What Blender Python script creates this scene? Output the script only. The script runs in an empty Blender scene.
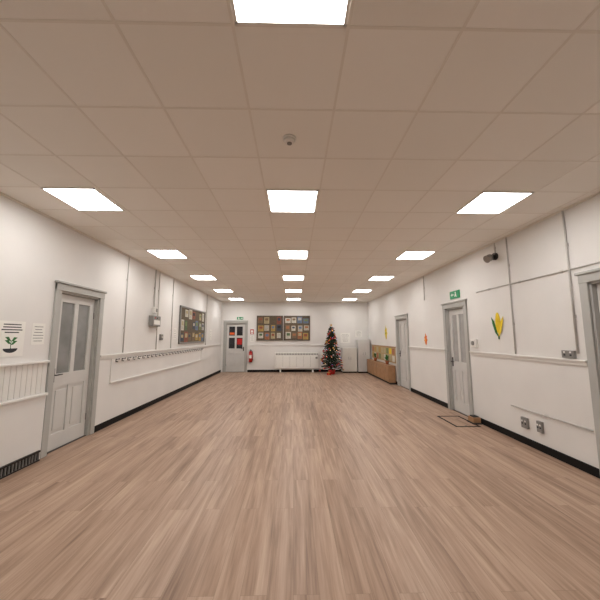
import bpy, bmesh, math, random
from mathutils import Vector, Euler, Matrix
random.seed(7)
H=1.555; C=3.155; XL=-3.28; XR=3.4; YB=13.95; YF=-2.2; T=0.22
scene=bpy.context.scene
def lin(c):
    return tuple(((v/255)/12.92 if v/255<=0.04045 else ((v/255+0.055)/1.055)**2.4) for v in c)+(1,)
# ---------------------------------------------------------------- materials
MATS={}
def mat(name,rgb,rough=0.6,metal=0,emit=0,noise=0.0,nscale=8,bump=0,spec=0.5):
    if name in MATS: return MATS[name]
    m=bpy.data.materials.new(name);m.use_nodes=True;nt=m.node_tree
    b=nt.nodes["Principled BSDF"]
    col=lin(rgb)
    b.inputs["Base Color"].default_value=col
    b.inputs["Roughness"].default_value=rough
    b.inputs["Metallic"].default_value=metal
    b.inputs["Specular IOR Level"].default_value=spec
    if emit:
        b.inputs["Emission Color"].default_value=col
        b.inputs["Emission Strength"].default_value=emit
    if noise or bump:
        tc=nt.nodes.new("ShaderNodeTexCoord")
        n=nt.nodes.new("ShaderNodeTexNoise");n.inputs["Scale"].default_value=nscale;n.inputs["Detail"].default_value=5
        nt.links.new(tc.outputs["Object"],n.inputs["Vector"])
        if noise:
            r=nt.nodes.new("ShaderNodeValToRGB")
            r.color_ramp.elements[0].position=0.3;r.color_ramp.elements[1].position=0.7
            r.color_ramp.elements[0].color=tuple(v*(1-noise) for v in col[:3])+(1,)
            r.color_ramp.elements[1].color=tuple(min(1,v*(1+noise)) for v in col[:3])+(1,)
            nt.links.new(n.outputs["Fac"],r.inputs["Fac"]);nt.links.new(r.outputs["Color"],b.inputs["Base Color"])
        if bump:
            bp=nt.nodes.new("ShaderNodeBump");bp.inputs["Strength"].default_value=bump;bp.inputs["Distance"].default_value=0.01
            nt.links.new(n.outputs["Fac"],bp.inputs["Height"]);nt.links.new(bp.outputs["Normal"],b.inputs["Normal"])
    MATS[name]=m
    return m
WALL=mat("wall_paint",(228,225,221),0.7,noise=0.03,nscale=1.5,bump=0.05)
TRIMW=mat("trim_white_paint",(230,227,222),0.45,noise=0.02,nscale=4)
FRAME=mat("door_frame_grey_paint",(178,177,172),0.45,noise=0.03,nscale=4)
LEAF=mat("door_leaf_grey_paint",(208,206,202),0.45,noise=0.03,nscale=4)
BLACK=mat("black_skirting",(16,15,15),0.6,noise=0.1,spec=0.2)
GLASSG=mat("obscured_glass",(140,140,138),0.15,noise=0.2,nscale=3)
GLASSD=mat("dark_glass",(48,46,50),0.1,noise=0.3,nscale=3)
METAL=mat("brushed_metal",(150,148,145),0.3,metal=0.9,noise=0.05)
DARKM=mat("dark_metal",(50,46,44),0.4,metal=0.6,noise=0.05)
PLAST=mat("white_plastic",(235,232,226),0.4,noise=0.01)
GREYP=mat("grey_plastic",(135,132,128),0.45,noise=0.03)
CONDUIT=mat("painted_conduit",(200,196,191),0.5,noise=0.02)
PAPER=mat("paper_white",(240,238,232),0.8,noise=0.02)
INK=mat("printed_ink",(45,45,48),0.8,noise=0.05)
GREEN=mat("leaf_green",(40,105,45),0.7,noise=0.2)
SIGNG=mat("exit_sign_green",(10,130,80),0.4,noise=0.03,emit=0.15)
RED=mat("red_enamel",(190,25,22),0.3,noise=0.05)
YEL=mat("yellow_paper",(235,205,50),0.8,noise=0.08)
ORG=mat("orange_paper",(225,95,35),0.8,noise=0.1)
WOODF=mat("board_frame_wood",(92,78,65),0.5,noise=0.15,nscale=12)
CORK=mat("board_backing_brown",(100,88,72),0.9,noise=0.15,nscale=20)
OAK=mat("cupboard_wood",(166,126,90),0.5,noise=0.15,nscale=6)
CREAM=mat("heater_enamel",(240,238,232),0.4,noise=0.02)
PAPERS=[mat("display_paper_%d"%i,c,0.8,noise=0.12,nscale=25) for i,c in enumerate([(205,200,186),(180,166,130),(118,132,88),(168,110,76),(104,120,142),(186,178,162),(145,84,66),(86,108,76),(178,148,84),(70,76,88),(176,174,168),(128,106,82)])]

def floor_mat():
    m=bpy.data.materials.new("wood_plank_floor");m.use_nodes=True;nt=m.node_tree;N=nt.nodes;Lk=nt.links
    b=N["Principled BSDF"]
    tc=N.new("ShaderNodeTexCoord")
    mp=N.new("ShaderNodeMapping");mp.inputs["Rotation"].default_value=(0,0,math.radians(90))
    Lk.new(tc.outputs["Object"],mp.inputs["Vector"])
    br=N.new("ShaderNodeTexBrick");br.offset=0.37;br.offset_frequency=2
    br.inputs["Color1"].default_value=(0,0,0,1);br.inputs["Color2"].default_value=(1,1,1,1);br.inputs["Mortar"].default_value=(0.5,0.5,0.5,1)
    br.inputs["Scale"].default_value=1;br.inputs["Brick Width"].default_value=1.5;br.inputs["Row Height"].default_value=0.16
    br.inputs["Mortar Size"].default_value=0.0008;br.inputs["Mortar Smooth"].default_value=0.3
    Lk.new(mp.outputs["Vector"],br.inputs["Vector"])
    def grain(sx,sy,det,dist,off):
        q=N.new("ShaderNodeMapping");q.inputs["Scale"].default_value=(sx,sy,1)
        Lk.new(tc.outputs["Object"],q.inputs["Vector"])
        a=N.new("ShaderNodeVectorMath");a.operation='ADD'
        k=N.new("ShaderNodeVectorMath");k.operation='SCALE';k.inputs["Scale"].default_value=off
        Lk.new(br.outputs["Color"],k.inputs[0]);Lk.new(q.outputs["Vector"],a.inputs[0]);Lk.new(k.outputs["Vector"],a.inputs[1])
        n=N.new("ShaderNodeTexNoise");n.inputs["Scale"].default_value=1.0;n.inputs["Detail"].default_value=det;n.inputs["Roughness"].default_value=0.6;n.inputs["Distortion"].default_value=dist
        Lk.new(a.outputs["Vector"],n.inputs["Vector"]);return n.outputs["Fac"]
    n1=grain(15,0.75,6,0.7,9.0);n2=grain(70,2.2,4,0.2,5.0)
    def math_(op,a,bv):
        q=N.new("ShaderNodeMath");q.operation=op
        for i,v in enumerate((a,bv)):
            if isinstance(v,(int,float)): q.inputs[i].default_value=v
            else: Lk.new(v,q.inputs[i])
        return q.outputs[0]
    s=math_('ADD',math_('MULTIPLY',n1,0.66),math_('ADD',math_('MULTIPLY',n2,0.26),math_('MULTIPLY',br.outputs["Color"],0.08)))
    r=N.new("ShaderNodeValToRGB");Lk.new(s,r.inputs["Fac"])
    r.color_ramp.elements[0].position=0.33;r.color_ramp.elements[0].color=lin((126,99,80))
    r.color_ramp.elements[1].position=0.66;r.color_ramp.elements[1].color=lin((192,165,143))
    e=r.color_ramp.elements.new(0.49);e.color=lin((166,137,116))
    mx=N.new("ShaderNodeMix");mx.data_type='RGBA';mx.inputs[7].default_value=lin((116,92,74))
    Lk.new(br.outputs["Fac"],mx.inputs[0]);Lk.new(r.outputs["Color"],mx.inputs[6])
    Lk.new(mx.outputs[2],b.inputs["Base Color"])
    b.inputs["Roughness"].default_value=0.40
    b.inputs["Specular IOR Level"].default_value=0.38
    bp=N.new("ShaderNodeBump");bp.inputs["Strength"].default_value=0.12;bp.inputs["Distance"].default_value=0.003
    Lk.new(s,bp.inputs["Height"]);Lk.new(bp.outputs["Normal"],b.inputs["Normal"])
    return m
FLOOR=floor_mat()
def ceil_mat():
    m=bpy.data.materials.new("ceiling_tile");m.use_nodes=True;nt=m.node_tree;N=nt.nodes;Lk=nt.links
    b=N["Principled BSDF"];tc=N.new("ShaderNodeTexCoord")
    mp=N.new("ShaderNodeMapping");mp.inputs["Location"].default_value=(0.32/0.6,-3.16/0.5875,0);mp.inputs["Scale"].default_value=(1/0.6,1/0.5875,1)
    Lk.new(tc.outputs["Object"],mp.inputs["Vector"])
    fl=N.new("ShaderNodeVectorMath");fl.operation='FLOOR';Lk.new(mp.outputs["Vector"],fl.inputs[0])
    wn=N.new("ShaderNodeTexWhiteNoise");Lk.new(fl.outputs["Vector"],wn.inputs["Vector"])
    r=N.new("ShaderNodeValToRGB");r.color_ramp.elements[0].color=lin((242,238,230));r.color_ramp.elements[1].color=lin((247,243,236))
    Lk.new(wn.outputs["Value"],r.inputs["Fac"]);Lk.new(r.outputs["Color"],b.inputs["Base Color"])
    b.inputs["Roughness"].default_value=0.9
    n=N.new("ShaderNodeTexNoise");n.inputs["Scale"].default_value=90;Lk.new(tc.outputs["Object"],n.inputs["Vector"])
    bp=N.new("ShaderNodeBump");bp.inputs["Strength"].default_value=0.15;bp.inputs["Distance"].default_value=0.003
    Lk.new(n.outputs["Fac"],bp.inputs["Height"]);Lk.new(bp.outputs["Normal"],b.inputs["Normal"])
    return m
CEIL=ceil_mat()
TBAR=mat("ceiling_grid_bar",(234,228,218),0.6,noise=0.02)
LIGHTM=bpy.data.materials.new("led_diffuser");LIGHTM.use_nodes=True
_b=LIGHTM.node_tree.nodes["Principled BSDF"];_b.inputs["Base Color"].default_value=(0.9,0.9,0.9,1)
_b.inputs["Emission Color"].default_value=(1.0,0.985,0.965,1);_b.inputs["Emission Strength"].default_value=17.0
# ---------------------------------------------------------------- builder
W=lambda u,w,v:(u,w,v)
def fL(u,w,v): return (XL+w,u,v)
def fR(u,w,v): return (XR-w,u,v)
def fB(u,w,v): return (u,YB-w,v)
class B:
    def __init__(s,fr=W): s.bm=bmesh.new();s.fr=fr;s.m=[]
    def mi(s,m):
        if m not in s.m:s.m.append(m)
        return s.m.index(m)
    def box(s,u0,u1,w0,w1,v0,v1,m,bev=0):
        vs=[s.bm.verts.new(s.fr(u,w,v)) for u in (u0,u1) for w in (w0,w1) for v in (v0,v1)]
        i=s.mi(m);fs=[]
        for q in ((0,1,3,2),(4,6,7,5),(0,4,5,1),(2,3,7,6),(0,2,6,4),(1,5,7,3)):
            f=s.bm.faces.new([vs[k] for k in q]);f.material_index=i;fs.append(f)
        if bev:
            ed=list({e for f in fs for e in f.edges})
            r=bmesh.ops.bevel(s.bm,geom=ed,offset=bev,segments=2,affect='EDGES',profile=0.5)
            for f in r['faces']: f.material_index=i
        return s
    def cyl(s,p0,p1,r,m,n=12,r2=None):
        a=Vector(s.fr(*p0));b=Vector(s.fr(*p1));d=b-a
        q=d.to_track_quat('Z','Y').to_matrix().to_4x4();q.translation=(a+b)/2
        res=bmesh.ops.create_cone(s.bm,cap_ends=True,segments=n,radius1=r,radius2=r if r2 is None else r2,depth=d.length,matrix=q)
        i=s.mi(m)
        for f in {f for v in res['verts'] for f in v.link_faces}: f.material_index=i; f.smooth=len(f.verts)==4
        return s
    def sph(s,p,r,m,sc=(1,1,1),n=12):
        q=Matrix.Translation(s.fr(*p))@Matrix.Diagonal((sc[0],sc[1],sc[2],1))
        res=bmesh.ops.create_uvsphere(s.bm,u_segments=n,v_segments=max(6,n//2),radius=r,matrix=q)
        i=s.mi(m)
        for f in {f for v in res['verts'] for f in v.link_faces}: f.material_index=i;f.smooth=True
        return s
    def prism(s,pts,w0,w1,m):
        a=[s.bm.verts.new(s.fr(u,w0,v)) for u,v in pts];b=[s.bm.verts.new(s.fr(u,w1,v)) for u,v in pts]
        i=s.mi(m);n=len(pts)
        fs=[s.bm.faces.new(a),s.bm.faces.new(b)]+[s.bm.faces.new((a[k],a[(k+1)%n],b[(k+1)%n],b[k])) for k in range(n)]
        for f in fs:f.material_index=i
        return s
    def tri(s,pts,m):
        f=s.bm.faces.new([s.bm.verts.new(s.fr(*p)) for p in pts]);f.material_index=s.mi(m)
    def done(s,name,recalc=True):
        if recalc:bmesh.ops.recalc_face_normals(s.bm,faces=s.bm.faces)
        me=bpy.data.meshes.new(name);s.bm.to_mesh(me);s.bm.free()
        for m in s.m:me.materials.append(m)
        o=bpy.data.objects.new(name,me);scene.collection.objects.link(o);return o
# ---------------------------------------------------------------- room shell
def wall(name,fr,u0,u1,ops):
    b=B(fr);cur=u0
    for a,c,top in sorted(ops):
        b.box(cur,a,-T,0,0,C,WALL);b.box(a,c,-T,0,top,C,WALL);b.box(a,c,-T,-T+0.05,0,top,WALL);cur=c
    b.box(cur,u1,-T,0,0,C,WALL);return b.done(name)
dL=[(4.30,5.16,2.20)]
dR=[(2.46,3.40,2.18),(6.00,6.74,2.17),(9.12,10.02,2.12)]
dB=[(-3.08,-2.20,2.17)]
wall("wall_left",fL,YF,YB+T,dL)
wall("wall_right",fR,YF,YB+T,dR)
wall("wall_back",fB,XL,XR,dB)
B().box(XL-T,XR+T,YF-T,YF,0,C,WALL).done("wall_front")
B().box(XL-T,XR+T,YF-T,YB+T,-0.1,0,FLOOR).done("floor")
B().box(XL-T,XR+T,YF-T,YB+T,C,C+0.1,CEIL).done("ceiling")
LX=[-2.44,-0.02,2.37]; LY0=3.16; P=0.5875
g=B()
xs=[v for v in [-0.32+0.6*i for i in range(-6,8)] if XL+0.05<v<XR-0.05]
for v in xs: g.box(v-0.008,v+0.008,YF,YB,C-0.0025,C,TBAR)
k=-9
while LY0+P*k<YB:
    yy=LY0+P*k
    if yy>YF: g.box(XL,XR,yy-0.008,yy+0.008,C-0.002,C,TBAR)
    k+=1
g.box(XL,XL+0.025,YF,YB,C-0.02,C,TBAR);g.box(XR-0.025,XR,YF,YB,C-0.02,C,TBAR);g.box(XL,XR,YB-0.025,YB,C-0.02,C,TBAR)
g.done("trim_ceiling_grid")
for j in range(-1,5):
    for lx in LX:
        y0=LY0+4*P*j-(0.01 if j<0 else 0)
        b=B();x0,x1=lx-0.285,lx+0.285;y1=y0+P
        for (a,c,d,e) in ((x0,x1,y0,y0+0.015),(x0,x1,y1-0.015,y1),(x0,x0+0.015,y0,y1),(x1-0.015,x1,y0,y1)):
            b.box(a,c,d,e,C-0.014,C-0.002,PLAST)
        b.box(x0+0.012,x1-0.012,y0+0.012,y1-0.012,C-0.010,C-0.003,LIGHTM)
        b.done("ceiling_light_panel")
# ---------------------------------------------------------------- doors
def door(name,fr,u0,u1,top,style,hinge=1,frm=FRAME,leaf=LEAF,glass=GLASSG,fw=0.10):
    b=B(fr)
    for a,c in ((u0-fw,u0),(u1,u1+fw)):
        b.box(a,c,0.001,0.03,0,top+fw,frm,0.005)
    b.box(u0-fw,u1+fw,0.001,0.035,top,top+fw,frm,0.005)
    b.box(u0-fw-0.02,u1+fw+0.02,0.001,0.055,top+fw,top+fw+0.03,frm,0.004)
    b.box(u0,u0+0.025,-0.14,0.0,0,top,frm);b.box(u1-0.025,u1,-0.14,0,0,top,frm);b.box(u0,u1,-0.14,0,top-0.025,top,frm)
    a,c,t=u0+0.03,u1-0.03,top-0.03;w0,w1=-0.09,-0.05
    st=0.10;mid=(a+c)/2
    b.box(a,a+st,w0,w1,0.008,t,leaf);b.box(c-st,c,w0,w1,0.008,t,leaf);b.box(mid-0.04,mid+0.04,w0,w1-0.001,0.008,t,leaf)
    lock=0.95
    b.box(a,c,w0,w1-0.0005,0.008,0.22,leaf);b.box(a,c,w0,w1-0.0005,lock-0.09,lock+0.09,leaf);b.box(a,c,w0,w1-0.0005,t-0.11,t,leaf)
    if style=="six": b.box(a,c,w0,w1-0.0005,1.52,1.62,leaf)
    b.box(a+st-0.01,c-st+0.01,w0+0.008,w1-0.018,0.2,lock,leaf)
    for p,q in ((a+st,mid-0.04),(mid+0.04,c-st)):
        b.box(p+0.035,q-0.035,w0+0.01,w1-0.006,0.27,lock-0.14,leaf,0.005)
        b.box(p,q,w0+0.012,w1-0.022,lock+0.09,t-0.11,glass if style!="panel" else leaf)
        if style=="panel":
            b.box(p+0.035,q-0.035,w0+0.01,w1-0.006,lock+0.14,t-0.16,leaf,0.005)
    if style=="six":  # reddish reflection in the dark glass, put in as red and orange panels
        b.box(mid+0.06,c-st-0.02,w1-0.022,w1-0.019,1.22,1.48,RED)
        b.box(a+st+0.03,mid-0.06,w1-0.022,w1-0.019,1.66,1.76,ORG)
    b.box(u0,u1,-0.14,-0.02,0,0.007,DARKM)
    hu=a+0.05 if hinge>0 else c-0.05
    b.box(hu-0.022,hu+0.022,w1,w1+0.006,lock-0.02,lock+0.17,DARKM)
    b.cyl((hu,w1,lock+0.08),(hu,w1+0.045,lock+0.08),0.009,DARKM)
    b.cyl((hu,w1+0.045,lock+0.08),(hu+0.11*hinge,w1+0.045,lock+0.08),0.009,DARKM)
    for z in (0.25,1.85):
        hh=c-0.0 if hinge>0 else a
        b.cyl((hh,w1+0.004,z),(hh,w1+0.004,z+0.1),0.008,METAL)
    return b.done(name)
door("door_1",fL,*dL[0],"glazed",hinge=1)
door("door_2",fR,*dR[0],"glazed",hinge=-1)
door("door_3",fR,*dR[1],"glazed",hinge=-1,glass=mat("pale_glass",(172,170,166),0.2,noise=0.1))
door("door_4",fR,*dR[2],"panel",hinge=-1)
door("door_5",fB,*dB[0],"six",hinge=-1,glass=GLASSD)
# ---------------------------------------------------------------- skirtings and rails
def strip(name,fr,segs,z0,z1,w,m,bev=0.003):
    b=B(fr)
    for a,c in segs:b.box(a,c,0,w,z0,z1,m,bev)
    return b.done(name)
strip("baseboard_left",fL,[(5.28,YB-0.0)],0,0.10,0.02,BLACK)
strip("baseboard_right",fR,[(3.52,5.88),(6.86,9.0),(10.14,YB)],0,0.10,0.02,BLACK)
strip("baseboard_back",fB,[(-2.08,XR-0.03)],0,0.10,0.02,BLACK)
def rail(name,fr,segs,z,w=0.035):
    b=B(fr)
    for a,c in segs:
        b.box(a,c,0,w,z-0.012,z+0.012,TRIMW,0.004);b.box(a,c,0,w*0.55,z-0.055,z-0.012,TRIMW,0.004)
    return b.done(name)
rail("trim_1",fL,[(5.28,YB)],1.235)
rail("trim_2",fR,[(3.52,5.88),(6.86,9.0)],1.275)
rail("trim_3",fB,[(-2.08,XR)],1.20)
b=B(fL)
b.box(YF,4.18,0,0.035,0,0.80,WALL)
b.box(YF,4.18,0,0.065,0.80,0.835,TRIMW,0.006)
b.box(YF,4.18,0,0.012,0.835,1.22,TRIMW)
u=YF
while u+0.075<4.18:
    b.box(u+0.004,u+0.071,0.010,0.020,0.84,1.22,TRIMW,0.003);u+=0.075
b.box(YF,4.18,0,0.05,1.22,1.25,TRIMW,0.006)
b.done("trim_4")
b=B(fL)
b.box(2.6,4.15,0.035,0.042,0.0,0.12,BLACK)
b.box(2.6,4.15,0.035,0.06,0.105,0.125,DARKM);b.box(2.6,4.15,0.035,0.06,0.0,0.015,DARKM)
u=2.6
while u<4.13:
    b.box(u,u+0.012,0.035,0.056,0.015,0.105,GREYP);u+=0.045
b.done("floor_vent_grille")
b=B(fL)
b.box(5.62,11.0,0,0.018,1.10,1.165,TRIMW,0.003)
b.box(5.62,11.0,0,0.03,0.73,0.76,TRIMW,0.004)
b.box(5.62,5.65,0,0.02,0.76,1.10,TRIMW);b.box(10.97,11.0,0,0.02,0.76,1.10,TRIMW)
u=5.75
while u<10.95:
    b.box(u-0.012,u+0.012,0.018,0.022,1.10,1.16,DARKM)
    b.cyl((u,0.02,1.145),(u,0.075,1.155),0.006,DARKM,6);b.sph((u,0.078,1.157),0.011,DARKM,n=6)
    b.cyl((u,0.02,1.115),(u,0.05,1.10),0.006,DARKM,6);b.cyl((u,0.05,1.10),(u,0.055,1.125),0.006,DARKM,6)
    u+=0.2
b.done("coat_hook_rail")
# ---------------------------------------------------------------- conduits
def pipe(name,fr,pts,r=0.012,m=CONDUIT):
    b=B(fr)
    for p,q in zip(pts[:-1],pts[1:]): b.cyl((p[0],r+0.003,p[1]),(q[0],r+0.003,q[1]),r,m,8)
    for p,q in zip(pts[:-1],pts[1:]):
        n=max(1,int(math.dist(p,q)/0.7))
        for k in range(1,n+1):
            t=(k-0.5)/n;u=p[0]+(q[0]-p[0])*t;v=p[1]+(q[1]-p[1])*t
            b.box(u-0.018,u+0.018,0,0.012,v-0.018,v+0.018,m)
    return b.done(name)
for fr,pts,r in ((fL,[(5.97,C-0.02),(5.97,1.26)],0.010),(fL,[(7.15,C-0.02),(7.15,2.25)],0.014),(fL,[(7.38,C-0.02),(7.38,1.26)],0.010),
  (fL,[(8.24,C-0.02),(8.24,1.26)],0.012),(fL,[(11.45,C-0.02),(11.45,1.26)],0.012),(fR,[(3.62,C-0.02),(3.62,1.36),],0.012),
  (fR,[(4.66,C-0.02),(4.66,1.30)],0.010),(fR,[(5.55,2.38),(1.2,2.38)],0.009),(fR,[(4.95,2.96),(4.95,C-0.02)],0.008),(fR,[(7.8,C-0.02),(7.8,2.5)],0.012)):
    pipe("conduit_pipe",fr,pts,r)
pipe("cable_trunking",fR,[(4.85,0.50),(3.54,0.50)],0.009)
b=B(fL);b.box(6.95,7.35,0,0.10,1.80,2.04,GREYP,0.008);b.box(7.0,7.3,0.10,0.108,1.84,1.94,PLAST);b.cyl((7.05,0.10,1.99),(7.05,0.115,1.99),0.012,RED,8);b.cyl((7.15,0.10,1.99),(7.15,0.115,1.99),0.012,DARKM,8);b.done("electrical_control_box")
b=B(fL);b.box(7.08,7.22,0,0.08,2.10,2.24,PLAST,0.01);b.box(7.11,7.19,0.08,0.086,2.13,2.21,GREYP);b.done("junction_box")
b=B(fL);b.box(7.55,7.69,0,0.04,1.48,1.62,METAL,0.005);b.box(7.6,7.64,0.04,0.05,1.53,1.57,PLAST);b.done("light_switch")
def socket(name,u,v,m=METAL,w=0.15,h=0.09):
    b=B(fR);b.box(u-w/2,u+w/2,0,0.035,v-h/2,v+h/2,m,0.004)
    for k in (-1,1):
        b.box(u+k*w/4-0.012,u+k*w/4+0.012,0.035,0.038,v-0.02,v+0.0,INK);b.box(u+k*w/4-0.01,u+k*w/4+0.01,0.035,0.041,v+0.015,v+0.035,PLAST)
    b.done(name)
socket("power_socket",4.58,0.31,GREYP,0.12,0.15);socket("power_socket",4.30,0.33,GREYP,0.09,0.15)
socket("light_switch",3.74,1.345,GREYP,0.17,0.09)
b=B(fR);b.box(5.62,5.78,0,0.05,1.36,1.52,PLAST,0.008);b.cyl((5.7,0.05,1.44),(5.7,0.065,1.44),0.04,GREYP,16);b.done("thermostat")
b=B(fR);b.cyl((4.95,0,2.90),(4.95,0.04,2.90),0.06,DARKM,16);b.cyl((4.95,0.04,2.90),(4.95,0.09,2.89),0.03,DARKM,12)
b.sph((4.95,0.11,2.88),0.06,METAL,n=16);b.cyl((4.95,0.11,2.88),(4.94,0.17,2.85),0.045,METAL,16,0.065);b.done("spot_lamp")
def exit_sign(fr,u,v,w=0.36,h=0.16):
    b=B(fr);b.box(u-w/2,u+w/2,0.001,0.03,v-h/2,v+h/2,SIGNG,0.004)
    b.sph((u-0.06,0.032,v+0.04),0.014,PAPER,n=8)
    b.prism([(u-0.09,v-0.055),(u-0.07,v-0.055),(u-0.055,v-0.01),(u-0.03,v-0.05),(u-0.015,v-0.045),(u-0.04,v+0.02),(u-0.08,v+0.02)],0.03,0.034,PAPER)
    b.prism([(u+0.02,v+0.012),(u+0.08,v+0.012),(u+0.08,v+0.035),(u+0.13,v),(u+0.08,v-0.035),(u+0.08,v-0.012),(u+0.02,v-0.012)],0.03,0.034,PAPER)
    b.done("exit_sign")
exit_sign(fR,6.30,2.44);exit_sign(fB,-2.45,2.40,0.28,0.12)
# ---------------------------------------------------------------- posters
def poster(name,fr,u0,u1,v0,v1,lines=6,pic=None):
    b=B(fr);b.box(u0,u1,0.001,0.004,v0,v1,PAPER)
    w=u1-u0;h=v1-v0;random.seed(int(u0*100))
    for k in range(lines):
        yy=v1-h*(0.10+0.8*(k+0.5)/lines) if not pic else v1-h*(0.06+0.075*(k+0.5))
        s=random.uniform(0.25,0.4)*w;c=(u0+u1)/2;th=0.006 if pic else 0.003
        b.box(c-s,c+s,0.004,0.0048,yy-th,yy+th,INK)
    if pic:
        cu=(u0+u1)/2;cv=v0+h*0.30
        pts=[(cu+0.09*math.cos(t)*w/0.33,cv-0.03+0.05*math.sin(t)) for t in [i*math.pi/10 for i in range(10,21)]]
        b.prism(pts,0.004,0.0052,INK)
        b.box(cu-0.004,cu+0.004,0.004,0.0055,cv-0.03,cv+0.06,GREEN)
        for s,dv in ((1,0.03),(-1,0.04),(1,0.07),(-1,0.075)):
            b.prism([(cu,cv+dv-0.02),(cu+s*0.03,cv+dv-0.015),(cu+s*0.08,cv+dv+0.025),(cu+s*0.035,cv+dv+0.03)],0.004,0.0056,GREEN)
    b.done(name)
poster("plant_poster",fL,3.46,3.80,1.33,1.74,4,True)
poster("paper_notice",fL,3.90,4.10,1.46,1.73,6)
poster("paper_notice",fB,2.12,2.56,1.28,1.74,7)
poster("paper_notice",fB,2.80,3.10,1.55,1.85,6)
poster("paper_notice",fB,-1.98,-1.80,1.35,1.62,4)
poster("paper_notice",fL,8.42,8.62,1.5,1.8,5)
poster("paper_notice",fL,12.0,12.3,1.45,1.85,5)
# ---------------------------------------------------------------- notice boards
def board(name,fr,u0,u1,v0,v1,nx,ny,frm=WOODF,bk=CORK,seed=1):
    random.seed(seed);b=B(fr);f=0.045
    b.box(u0,u1,0.001,0.02,v0,v1,bk)
    b.box(u0,u1,0.001,0.045,v0,v0+f,frm,0.004);b.box(u0,u1,0.001,0.045,v1-f,v1,frm,0.004);b.box(u0,u0+f,0.001,0.045,v0,v1,frm,0.004);b.box(u1-f,u1,0.001,0.045,v0,v1,frm,0.004)
    cw=(u1-u0-2*f)/nx;ch=(v1-v0-2*f)/ny
    for i in range(nx):
        for j in range(ny):
            if random.random()<0.08: continue
            s1=random.uniform(0.6,0.95)*cw;s2=random.uniform(0.6,0.95)*ch
            cu=u0+f+cw*(i+0.5)+random.uniform(-.08,.08)*cw;cv=v0+f+ch*(j+0.5)+random.uniform(-.08,.08)*ch
            s1=min(s1,2*(cu-u0-f),2*(u1-f-cu));s2=min(s2,2*(cv-v0-f),2*(v1-f-cv))
            d=0.0215+random.uniform(0,0.002)
            b.box(cu-s1/2,cu+s1/2,0.02,d,cv-s2/2,cv+s2/2,random.choice(PAPERS))
            m2=random.choice(PAPERS+[INK]);b.box(cu-s1*0.33,cu+s1*0.33,0.02,d+0.001,cv-s2*0.05,cv+s2*0.35,m2)
            for q in range(3): b.box(cu-s1*0.36,cu+s1*random.uniform(0,0.36),0.02,d+0.001,cv-s2*(0.16+q*0.1),cv-s2*(0.14+q*0.1),INK)
    b.done(name)
board("notice_board",fB,-1.69,-0.50,1.40,2.52,4,3,seed=3)
board("notice_board",fB,-0.46,0.73,1.40,2.52,4,3,seed=5)
board("notice_board",fL,8.78,11.22,1.36,2.46,7,3,frm=GREYP,seed=9)
# ---------------------------------------------------------------- heater
b=B(fB)
b.box(-0.85,1.09,0.03,0.19,0.17,0.88,CREAM,0.012)
b.box(-0.80,1.04,0.04,0.197,0.24,0.72,CREAM,0.006)
u=-0.80
while u<1.03:
    b.box(u,u+0.045,0.18,0.194,0.76,0.83,GREYP);b.box(u,u+0.035,0.06,0.17,0.88,0.886,GREYP);u+=0.07
u=-0.80
while u<1.0:
    b.box(u,u+0.006,0.19,0.199,0.25,0.71,GREYP);u+=0.307
for u in (-0.6,0.84): b.box(u-0.03,u+0.03,0.05,0.17,0,0.18,CREAM,0.005)
b.box(0.96,1.05,0.19,0.205,0.60,0.68,GREYP);b.box(-0.85,1.09,0.001,0.03,0.3,0.8,CREAM)
b.done("storage_heater")
# ---------------------------------------------------------------- fire extinguisher
b=B(fB);cu=-1.93
b.cyl((cu,0.11,0.45),(cu,0.11,0.86),0.08,RED,20);b.sph((cu,0.11,0.86),0.08,RED,n=20);b.cyl((cu,0.11,0.90),(cu,0.11,0.98),0.022,DARKM)
b.box(cu-0.01,cu+0.01,0.05,0.22,0.98,1.0,DARKM);b.box(cu-0.01,cu+0.01,0.09,0.22,0.94,0.955,DARKM)
b.cyl((cu,0.11,0.96),(cu+0.09,0.15,0.93),0.01,INK);b.cyl((cu+0.09,0.15,0.93),(cu+0.10,0.15,0.62),0.01,INK);b.cyl((cu+0.10,0.15,0.62),(cu+0.10,0.16,0.52),0.012,INK,r2=0.02)
b.box(cu-0.02,cu+0.02,0.001,0.04,0.6,0.95,DARKM);b.box(cu-0.05,cu+0.05,0.17,0.192,0.62,0.76,PAPER);b.cyl((cu,0.11,0.44),(cu,0.11,0.46),0.07,DARKM)
b.done("fire_extinguisher")
b=B(fB);b.box(-1.98,-1.82,0.001,0.01,1.68,1.9,RED);b.box(-1.95,-1.85,0.01,0.012,1.76,1.86,PAPER);b.box(-1.95,-1.85,0.01,0.012,1.70,1.74,PAPER);b.done("fire_safety_sign")
# ---------------------------------------------------------------- cabinets
def cabinet(name,x0,x1,y0,y1,h,m,doors=2):
    b=B();b.box(x0,x1,y0,y1,0.06,h,m,0.006);b.box(x0+0.02,x1-0.02,y0+0.03,y1,0,0.06,DARKM)
    b.box(x0-0.01,x1+0.01,y0-0.015,y1,h,h+0.025,m,0.004)
    dw=(x1-x0)/doors
    for k in range(doors):
        a=x0+dw*k+0.008;c=a+dw-0.016
        b.box(a,c,y0-0.018,y0,0.08,h-0.02,m,0.004)
        hx=c-0.04 if k%2==0 else a+0.04
        b.cyl((hx,y0-0.04,h*0.55),(hx,y0-0.04,h*0.55+0.12),0.006,METAL,8)
        for z in (h*0.55+0.01,h*0.55+0.11): b.cyl((hx,y0-0.04,z),(hx,y0-0.015,z),0.005,METAL,8)
    b.done(name)
cabinet("storage_cabinet",2.80,3.34,13.45,13.90,1.42,mat("cabinet_white",(212,210,206),0.4,noise=0.02))
cabinet("low_cupboard",2.12,2.76,13.50,13.90,1.05,mat("cupboard_offwhite",(224,220,212),0.4,noise=0.02))
b=B(fR)
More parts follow.
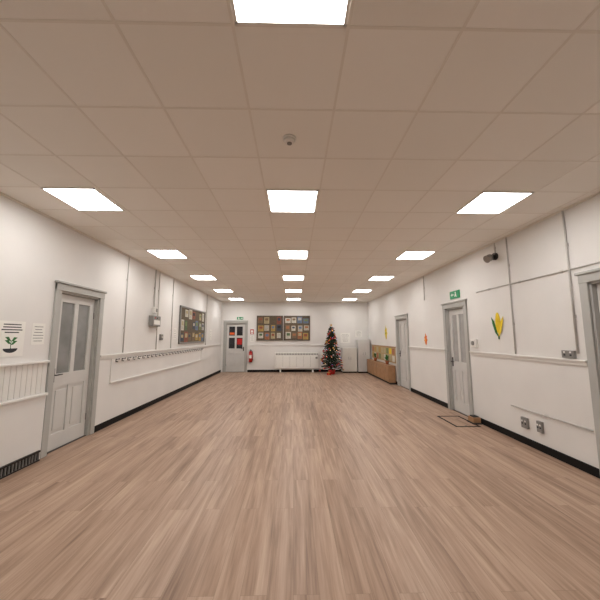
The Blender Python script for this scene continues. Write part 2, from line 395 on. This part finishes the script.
b.box(10.25,13.3,0.03,0.24,0.06,0.58,OAK,0.005);b.box(10.27,13.28,0.04,0.21,0,0.06,INK);b.box(10.23,13.32,0.03,0.26,0.58,0.61,OAK,0.004)
for k in range(6):
    a=10.27+k*0.505;b.box(a,a+0.49,0.24,0.258,0.08,0.56,OAK,0.005);b.sph((a+0.42,0.27,0.45),0.014,METAL,n=8)
b.done("low_wooden_cupboard")
b=B(fR);b.box(10.25,13.3,0.001,0.02,0.68,1.2,mat("display_backing_tan",(178,152,112),0.8,noise=0.05))
random.seed(4)
for i in range(9):
    for j in range(2):
        a=10.32+i*0.33;v=0.72+j*0.24;b.box(a,a+0.25,0.02,0.024,v,v+0.2,random.choice([PAPERS[1],PAPERS[0],PAPERS[3],PAPERS[2],PAPERS[8],YEL]))
b.box(10.23,13.32,0.001,0.03,1.2,1.23,OAK);b.done("display_board")
POT=mat("terracotta_pot",(160,92,62),0.7,noise=0.1)
for py,sc_,sd in ((10.75,1.0,1),(12.3,0.85,2)):
    random.seed(sd);b=B();px=XR-0.15
    b.cyl((px,py,0.611),(px,py,0.72),0.045,POT,16,0.065);b.cyl((px,py,0.715),(px,py,0.735),0.072,POT,16);b.cyl((px,py,0.735),(px,py,0.738),0.06,INK,16)
    for k in range(26):
        an=k*2.4;ln=random.uniform(0.14,0.24)*sc_;up=random.uniform(0.5,1.3);dx,dy=math.cos(an),math.sin(an)
        if dx>0: dx*=0.35
        p0=Vector((px,py,0.735));p1=p0+Vector((dx*ln*0.35,dy*ln*0.45,ln*up*0.7));p2=p0+Vector((dx*ln*0.6,dy*ln*0.9,ln*up*0.85));s_=Vector((-math.sin(an),math.cos(an),0))*0.02
        b.tri([p0,p1-s_,p1+s_],GREEN);b.tri([p1-s_,p2,p1+s_],GREEN)
    b.done("potted_plant",recalc=False)
# ---------------------------------------------------------------- decorations right wall
# corn cob: yellow cob with kernels between green husk leaves
b=B(fR);cu,cv=5.02,1.76
b.prism([(cu+0.055*math.cos(t),cv+0.03+0.17*math.sin(t)) for t in [i*math.pi/10 for i in range(20)]],0.001,0.012,YEL)
for i in range(-2,3):
    for j in range(-5,6):
        if (i*0.02/0.05)**2+(j*0.028/0.16)**2<0.9: b.sph((cu+i*0.02,0.013,cv+0.03+j*0.028),0.008,YEL,n=6)
for s in (-1,1):
    b.prism([(cu,cv-0.2),(cu+s*0.07,cv-0.13),(cu+s*0.12,cv+0.0),(cu+s*0.15,cv+0.13),(cu+s*0.085,cv+0.06),(cu+s*0.04,cv-0.06)],0.012,0.018,GREEN if s>0 else YEL)
b.box(cu-0.008,cu+0.008,0.001,0.014,cv-0.24,cv-0.16,GREEN)
b.done("paper_corn_decoration")
def leafshape(name,fr,u,v,s,m,m2=GREEN):
    b=B(fr)
    pts=[(0,-1),(0.28,-0.75),(0.42,-0.3),(0.62,-0.25),(0.42,0.05),(0.55,0.35),(0.25,0.5),(0.08,1.0),(-0.1,0.62),(-0.45,0.55),(-0.32,0.15),(-0.6,-0.1),(-0.35,-0.35),(-0.22,-0.8)]
    b.prism([(u+p[0]*s,v+p[1]*s) for p in pts],0.001,0.008,m)
    b.prism([(u-0.03*s,v-0.9*s),(u+0.03*s,v-0.9*s),(u+0.02*s,v+0.7*s),(u-0.02*s,v+0.7*s)],0.008,0.011,m2)
    for q in (-1,1):
        b.prism([(u,v-0.3*s),(u+q*0.3*s,v),(u+q*0.28*s,v+0.05*s),(u,v-0.22*s)],0.008,0.011,m2)
    b.done(name)
leafshape("paper_leaf_decoration",fR,7.85,1.50,0.15,ORG,YEL)
leafshape("paper_flower_decoration",fR,11.25,1.72,0.26,YEL)
# ---------------------------------------------------------------- floor hatch & box by door
b=B()
for a,c,d,e in ((2.83,3.27,5.48,5.515),(2.83,3.27,6.185,6.22),(2.83,2.865,5.48,6.22),(3.235,3.27,5.48,6.22)): b.box(a,c,d,e,0,0.004,BLACK)
b.box(3.03,3.07,5.56,5.58,0,0.006,METAL);b.done("floor_hatch")
b=B(fR);b.box(5.64,5.82,0.03,0.17,0.02,0.11,OAK,0.01);b.box(5.67,5.79,0.05,0.15,0.11,0.13,INK,0.004);b.box(5.62,5.84,0.027,0.18,0,0.02,INK);b.done("floor_box")
b=B();b.cyl((-0.04,2.30,C-0.015),(-0.04,2.30,C-0.001),0.055,PLAST,24);b.cyl((-0.04,2.30,C-0.042),(-0.04,2.30,C-0.015),0.035,PLAST,24,0.048);b.cyl((-0.04,2.30,C-0.048),(-0.04,2.30,C-0.042),0.02,GREYP,16);b.done("smoke_detector")
# ---------------------------------------------------------------- christmas tree
random.seed(11)
NEED=mat("tree_needles",(24,50,32),0.8,noise=0.3,nscale=10);NEED2=mat("tree_needles_light",(46,76,48),0.8,noise=0.3,nscale=10)
BARK=mat("tree_trunk",(70,50,35),0.8,noise=0.2)
BAUB=[mat("bauble_red",(180,20,28),0.3,metal=0.1,noise=0.02),mat("bauble_gold",(210,160,70),0.3,metal=0.4,noise=0.02),mat("bauble_silver",(210,212,220),0.25,metal=0.5,noise=0.02)]
FAIRY=[mat("fairy_warm",(255,200,130),0.4,emit=4),mat("fairy_red",(255,60,50),0.4,emit=3),mat("fairy_blue",(110,140,255),0.4,emit=3)]
tx,ty=1.60,13.15
b=B();b.cyl((tx,ty,0.12),(tx,ty,2.0),0.035,BARK,8,0.008)
top=2.03;base=0.28
nb=350
for i in range(nb):
    t=i/nb;z=base+(top-base-0.05)*t**0.9
    R=0.43*(1-(z-base)/(top-base))**0.75+0.04
    a=i*2.39996+random.uniform(-.2,.2);R*=random.uniform(0.85,1.12)
    dx,dy=math.cos(a),math.sin(a);droop=-0.22*R+random.uniform(-.03,.03)
    e=(tx+dx*R,ty+dy*R,z+droop);s0=(tx,ty,z)
    b.cyl(s0,e,0.006,BARK,4,0.002)
    m=int(8+R*26)
    for k in range(m):
        f=0.18+0.85*(k/m);px=tx+dx*R*f;py=ty+dy*R*f;pz=z+droop*f
        ln=random.uniform(0.05,0.085);th=a+random.choice((-1,1))*random.uniform(0.5,1.1)
        ex=px+math.cos(th)*ln;ey=py+math.sin(th)*ln;ez=pz+random.uniform(-0.045,0.035);wv=0.012
        b.tri([(px,py,pz-wv),(px,py,pz+wv),(ex,ey,ez)],NEED if random.random()<0.7 else NEED2)
        b.tri([(px-dy*wv,py+dx*wv,pz),(px+dy*wv,py-dx*wv,pz),(ex,ey,ez)],NEED if random.random()<0.7 else NEED2)
    if i%4==0: b.sph((tx+dx*R*1.05,ty+dy*R*1.05,e[2]-0.02),0.033,random.choice([BAUB[0],BAUB[0],BAUB[1],BAUB[2]]),n=10)
    if i%5==1: b.sph((tx+dx*R*1.03,ty+dy*R*1.03,z+droop+0.015),0.010,random.choice(FAIRY),n=6)
st=[]
for k in range(10):
    r=0.07 if k%2==0 else 0.03;an=math.pi/2+k*math.pi/5;st.append((tx+r*math.cos(an),2.06+r*math.sin(an)))
b.prism(st,ty-0.012,ty+0.012,BAUB[1])
b.cyl((tx,ty,0),(tx,ty,0.20),0.13,RED,20,0.16);b.cyl((tx,ty,0.19),(tx,ty,0.205),0.15,BARK,20)
b.done("christmas_tree",recalc=False)
def gift(x,y,w,d,h,m,r):
    b=B();b.box(x,x+w,y,y+d,0,h,m,0.004);b.box(x+w*.44,x+w*.56,y-0.002,y+d+0.002,0,h+0.002,r);b.box(x-0.002,x+w+0.002,y+d*.44,y+d*.56,0,h+0.002,r)
    for s in(-1,1): b.sph((x+w/2+s*0.03,y+d/2,h+0.015),0.025,r,(1.2,.6,.6),8)
    b.done("wrapped_gift")
gift(1.36,12.78,0.16,0.14,0.09,BAUB[0],BAUB[1])
# ---------------------------------------------------------------- world, camera
w=bpy.data.worlds.new("world");scene.world=w;w.use_nodes=True;w.node_tree.nodes["Background"].inputs[0].default_value=(0.02,0.02,0.02,1)
cam=bpy.data.objects.new("camera",bpy.data.cameras.new("camera"));scene.collection.objects.link(cam)
cam.data.lens=18.3;cam.data.sensor_width=36;cam.location=(0,0,H)
cam.rotation_euler=Euler((math.radians(90+6.92),0,math.radians(-1.13)),'XYZ');cam.data.clip_start=0.05
scene.camera=cam
scene.view_settings.view_transform='Standard';scene.view_settings.exposure=0
